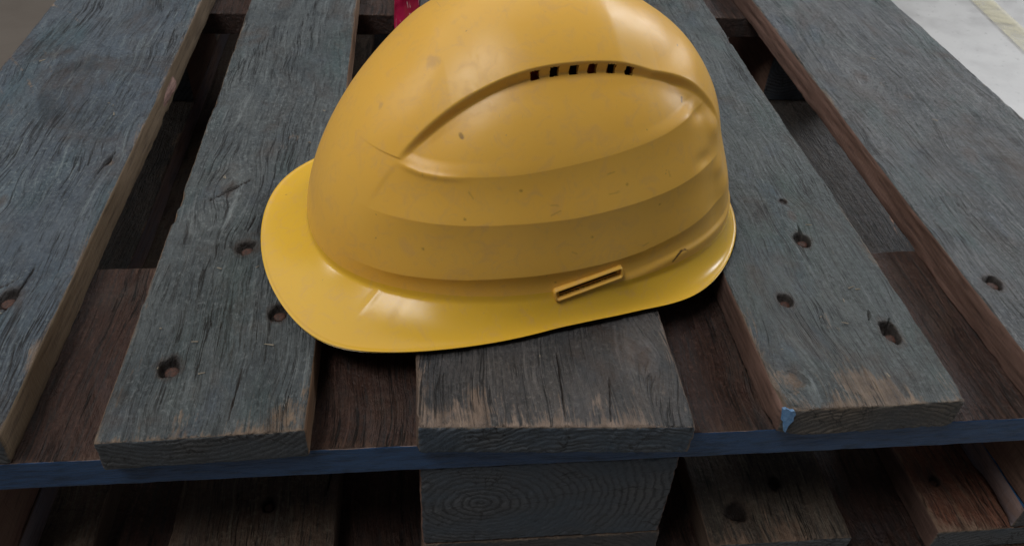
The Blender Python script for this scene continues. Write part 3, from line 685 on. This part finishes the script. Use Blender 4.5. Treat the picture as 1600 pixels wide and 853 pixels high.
scm = s.math('MULTIPLY', s.ramp(s.math('MAXIMUM', sc1, sc2), [(0.72, 0.0), (0.76, 1.0)]), s.ramp(area_, [(0.5, 0.0), (0.62, 1.0)]))
col = s.mix(s.math('MULTIPLY', scm, 0.7), col, (0.50, 0.30, 0.13))
spk = s.noise(s.coords((1, 1, 1), (9, 2, 5)), 210, 2, 0.5)
col = s.mix(s.ramp(spk, [(0.76, 0.0), (0.79, 0.5)]), col, (0.30, 0.17, 0.07))
col = s.mix(s.math('MULTIPLY', s.attr('scuff'), 0.75), col, (0.42, 0.25, 0.13))
col = s.mix(s.attr('nick'), col, (0.03, 0.015, 0.01))
rg = s.math('ADD', s.ramp(n3, [(0.30, 0.32), (0.75, 0.44)]), s.ramp(scr, [(0.62, 0.0), (0.75, 0.12)]))
nb = s.bump(n2, 0.10, 0.0003); nb = s.bump(n1, 0.05, 0.003, nb)
M_hat = s.done(col, rg, nb, 0.42)
s.b.inputs['Subsurface Weight'].default_value = 0.06; s.b.inputs['Subsurface Radius'].default_value = (0.006, 0.003, 0.0008); s.b.inputs['Subsurface Scale'].default_value = 0.6
M_brim = M_hat.copy(); M_brim.name = 'yellow_moulded_plastic_brim'
for nd in M_brim.node_tree.nodes:
    if nd.type == 'MIX' and not nd.inputs[6].is_linked:
        nd.inputs[6].default_value = (0.75, 0.438, 0.036, 1); nd.inputs[7].default_value = (0.73, 0.445, 0.046, 1); break
bb = M_brim.node_tree.nodes['Principled BSDF']
for lk in list(bb.inputs['Roughness'].links): M_brim.node_tree.links.remove(lk)
bb.inputs['Roughness'].default_value = 0.24
rowcell = RR
SPLIT = nS - 6
for nm, rm, cap, rc in (('shell', rowcell < SPLIT, True, False), ('brim', rowcell >= SPLIT, False, True)):
    Vn, Fn, Nrm, used = build(rm, cap, rc)
    m_, k_2 = marks(Vn)
    o = mesh_obj(nm, Vn, Fn, M_brim if nm == 'brim' else M_hat, hat, True, None, dict(scuff=m_, nick=k_2))
    full = np.asarray(Nrm, float)
    vent_fix = np.zeros(len(Vn), bool)
    o.data.normals_split_custom_set_from_vertices([tuple(x) for x in full]) if nm == 'brim' else None

# raised frame of the accessory slot, one each side
def slot_frame(sign):
    uc = (SA + SB) / 2
    def on_shell(u, z):                     # y of the shell at (u, z)
        m = (np.abs(G[:nS, :, 0] - u) < .004) & (np.abs(G[:nS, :, 2] - z) < .003) & (G[:nS, :, 1] * sign > 0)
        return float(G[:nS, :, 1][m].mean()) if m.any() else sign * .098
    def loop(hl, hw, r, n=6):
        pts = []
        for (sx, sy, a0) in ((1, 1, 0), (-1, 1, 90), (-1, -1, 180), (1, -1, 270)):
            for q in range(n + 1):
                a = R(a0 + 90 * q / n); pts.append((sx * (hl - r) + r * math.cos(a), sy * (hw - r) + r * math.sin(a)))
        return pts
    hl = sl / 2; prof = [(0.0, -.0026), (0.0, .0020), (.0005, .0028), (.0010, .0028), (.0015, .0022), (.0015, -.0022)]
    V = []; F = []; n = None
    for ins, out in prof:
        L = loop(hl + .0022 - ins, .0040 - ins, .0022 - ins * .7)
        n = len(L)
        for (x, y) in L:
            u = uc[0] + x * sd_[0] - y * sd_[1]; z = uc[1] + x * sd_[1] + y * sd_[0]
            V.append((u, on_shell(u, uc[1]) + sign * (out + .0002) - sign * (z - uc[1]) * 0.15, z))
    for k in range(len(prof) - 1):
        for q in range(n):
            f = (k * n + q, k * n + (q + 1) % n, (k + 1) * n + (q + 1) % n, (k + 1) * n + q)
            F.append(f if sign > 0 else f[::-1])
    z0 = np.zeros(len(V))
    mesh_obj('accessory_slot', V, F, M_hat, hat, True, None, dict(scuff=z0, nick=z0))
slot_frame(-1); slot_frame(1)

# webbing harness inside: seen only as brown shade behind the vents
s = NT('brown_webbing'); wn = s.noise(s.coords((900, 900, 900)), 1, 3)
M_web = s.done((0.05, 0.035, 0.028), 0.9, s.bump(wn, .5, .0005))
for ang in (35, 90, 145):
    V = []; F = []; n = 40
    for q in range(n + 1):
        e = math.pi * q / n; S = abs(math.sin(e)) * .93; a = R(ang) if q <= n / 2 else R(ang + 180)
        p = base_surf(np.array([a]), np.array([max(S, .02)]))[0] * np.array([.90, .90, .95])
        tx, ty = -math.sin(R(ang)) * .009, math.cos(R(ang)) * .009
        for sg in (-1, 1):
            for dz in (0, -.0012): V.append((p[0] + sg * tx, p[1] + sg * ty, p[2] + dz))
    for q in range(n):
        b_ = 4 * q
        for (i0, i1) in ((0, 2), (2, 3), (3, 1), (1, 0)): F.append((b_ + i0, b_ + i1, b_ + 4 + i1, b_ + 4 + i0))
    mesh_obj('harness_strap', V, F, M_web, hat, True)

# ------------------------------------------------------------------ pink wrapper caught between boards
s = NT('glossy_pink_film')
pn = s.noise(s.coords((50, 50, 22)), 1.0, 3, 0.6, 1.2)
col = s.mix(s.ramp(pn, [(0.56, 0.0), (0.60, 1.0)]), (0.42, 0.010, 0.065), (0.80, 0.55, 0.58))
tcx = s.n('ShaderNodeTexCoord'); sx = s.n('ShaderNodeSeparateXYZ'); s.l(tcx.outputs['Object'], sx.inputs[0])
st = s.math('SINE', s.math('MULTIPLY', sx.outputs[0], 1500))
strip = s.mix(s.ramp(st, [(0.45, 0.0), (0.55, 1.0)]), (0.02, 0.02, 0.02), (0.65, 0.63, 0.60))
col = s.mix(s.ramp(s.math('MULTIPLY', sx.outputs[0], 40.0), [(0.60, 0.0), (0.63, 1.0)]), col, strip)
M_pink = s.done(col, 0.25, s.bump(pn, .4, .003), 0.6)
nu, nv = 40, 50; V = []; F = []
for jv in range(nv):
    v_ = jv / (nv - 1); wd = .006 + .013 * v_ ** 1.2
    for iu in range(nu):
        a = 2 * math.pi * iu / nu
        V.append((wd * math.cos(a), .010 * math.sin(a) * (.5 + .5 * v_), -.055 + .12 * v_))
V = np.array(V); nn_ = fbm(V, (60, 60, 30), 3, 2); V[:, 0] += .006 * nn_; V[:, 1] += .007 * fbm(V, (80, 80, 40), 3, 6); V[:, 0] += .020 * (V[:, 2] + .055) / .12 - .008
for jv in range(nv - 1):
    for iu in range(nu): F.append((jv * nu + iu, jv * nu + (iu + 1) % nu, (jv + 1) * nu + (iu + 1) % nu, (jv + 1) * nu + iu))
F.append(tuple(range(nu))[::-1]); F.append(tuple((nv - 1) * nu + q for q in range(nu)))
o = mesh_obj('plastic_wrapper', V, F, M_pink, None, True, loc=(-.009, .50, -.004))
tag(o, 'crumpled glossy pink wrapper stuck in the gap between boards behind the helmet', 'wrapper')

# blue painted splinter hanging off the chipped corner of the fourth board
deck4 = [o for o in upper.children if o.name.startswith('deck_board')][3]
s = NT('bright_blue_paint_chip'); fn = s.noise(s.coords((500, 500, 500)), 1, 3)
M_chip = s.done(s.ramp(fn, [(0.35, (0.07, 0.17, 0.33)), (0.65, (0.13, 0.25, 0.42))]), 0.5)
P_ = [(.1948, .0015, .0005), (.1962, .0010, .0016), (.1985, .0002, .0003), (.2003, .0, .0008), (.2018, .0, -.0022), (.2008, -.0006, -.0041), (.2012, -.0010, -.0062), (.1992, -.0014, -.0098), (.1984, -.0022, -.0146), (.1974, -.0016, -.0112), (.1969, -.0006, -.0082), (.1960, .0002, -.0078), (.1955, .0008, -.0036)]
Q_ = [(x + .0006, y - .0016, z) for x, y, z in P_]; ol = Vector(deck4.location)
V = [tuple(Vector(p) - ol) for p in P_ + Q_]; n = 13
F = [tuple(range(n)), tuple(range(2 * n - 1, n - 1, -1))] + [(q, n + q, n + (q + 1) % n, (q + 1) % n) for q in range(n)]
o = mesh_obj('paint_splinter', V, F, M_chip, deck4, False); o['label'] = 'bright blue painted splinter at the chipped corner'
# pale slivers and grit lying on the boards
rs = np.random.RandomState(5); V = []; F = []
for _ in range(50):
    bx = [(-.33, -.21), (-.15, -.06), (.005, .14), (.205, .295), (.36, .50)][rs.randint(5)]
    x = rs.uniform(*bx); y = rs.uniform(.012, .42) if rs.rand() < .6 else rs.uniform(.012, .10); a = rs.uniform(0, 3.14); L_ = rs.uniform(.0006, .0028); w_ = rs.uniform(.0003, .0006)
    c, sn = math.cos(a), math.sin(a); b = len(V); z = .0004
    for (p, q, h) in ((-1, -1, 0), (1, -.6, 0), (1, .6, 0), (-1, 1, 0), (-.7, 0, .7), (.8, 0, .5)):
        V.append((x + c * p * L_ - sn * q * w_, y + sn * p * L_ + c * q * w_, z + h * w_ * 1.6))
    for f in ((0, 1, 5, 4), (1, 2, 5), (2, 3, 4, 5), (3, 0, 4), (0, 3, 2, 1)): F.append(tuple(b + k for k in f))
s = NT('pale_wood_sliver'); M_sl = s.done((0.30, 0.26, 0.20), 0.8)
o = mesh_obj('wood_slivers', V, F, M_sl, None, False)
tag(o, 'pale wood slivers and grit scattered on top of the blue-grey boards', 'debris', kind='stuff')

# torn pinkish splinter bulging from the right side of the leftmost board
deck1 = [o for o in upper.children if o.name.startswith('deck_board')][0]
V = []; F = []; nn_, mm_ = 14, 8
for i_ in range(nn_):
    t = i_ / (nn_ - 1); y = .318 + .075 * t; out = .0075 * (t ** 2.2) * (1 - t ** 9) + .0004
    for j_ in range(mm_):
        a = math.pi * (j_ / (mm_ - 1) - .5); V.append((-.2036 + out * math.cos(a), y, -.012 + .0085 * (.35 + .65 * t * (1.25 - t)) * math.sin(a)))
V = np.array(V); V[:, 0] += .0012 * fbm(V, (400, 160, 400), 3, 2) * (V[:, 0] > -.2030)
for i_ in range(nn_ - 1):
    for j_ in range(mm_ - 1): F.append((i_ * mm_ + j_, (i_ + 1) * mm_ + j_, (i_ + 1) * mm_ + j_ + 1, i_ * mm_ + j_ + 1))
F.append(tuple(range(mm_))); F.append(tuple((nn_ - 1) * mm_ + q for q in range(mm_))[::-1])
s = NT('torn_pink_wood'); tn = s.noise(s.coords((500, 50, 500)), 1, 4, .7)
M_torn = s.done(s.ramp(tn, [(0.35, (0.10, 0.055, 0.045)), (0.65, (0.30, 0.18, 0.15))]), 0.75, s.bump(tn, .8, .001))
o = mesh_obj('torn_splinter', V - np.array(deck1.location), F, M_torn, deck1, True); o['label'] = 'torn pinkish splinter bulging from the board side'
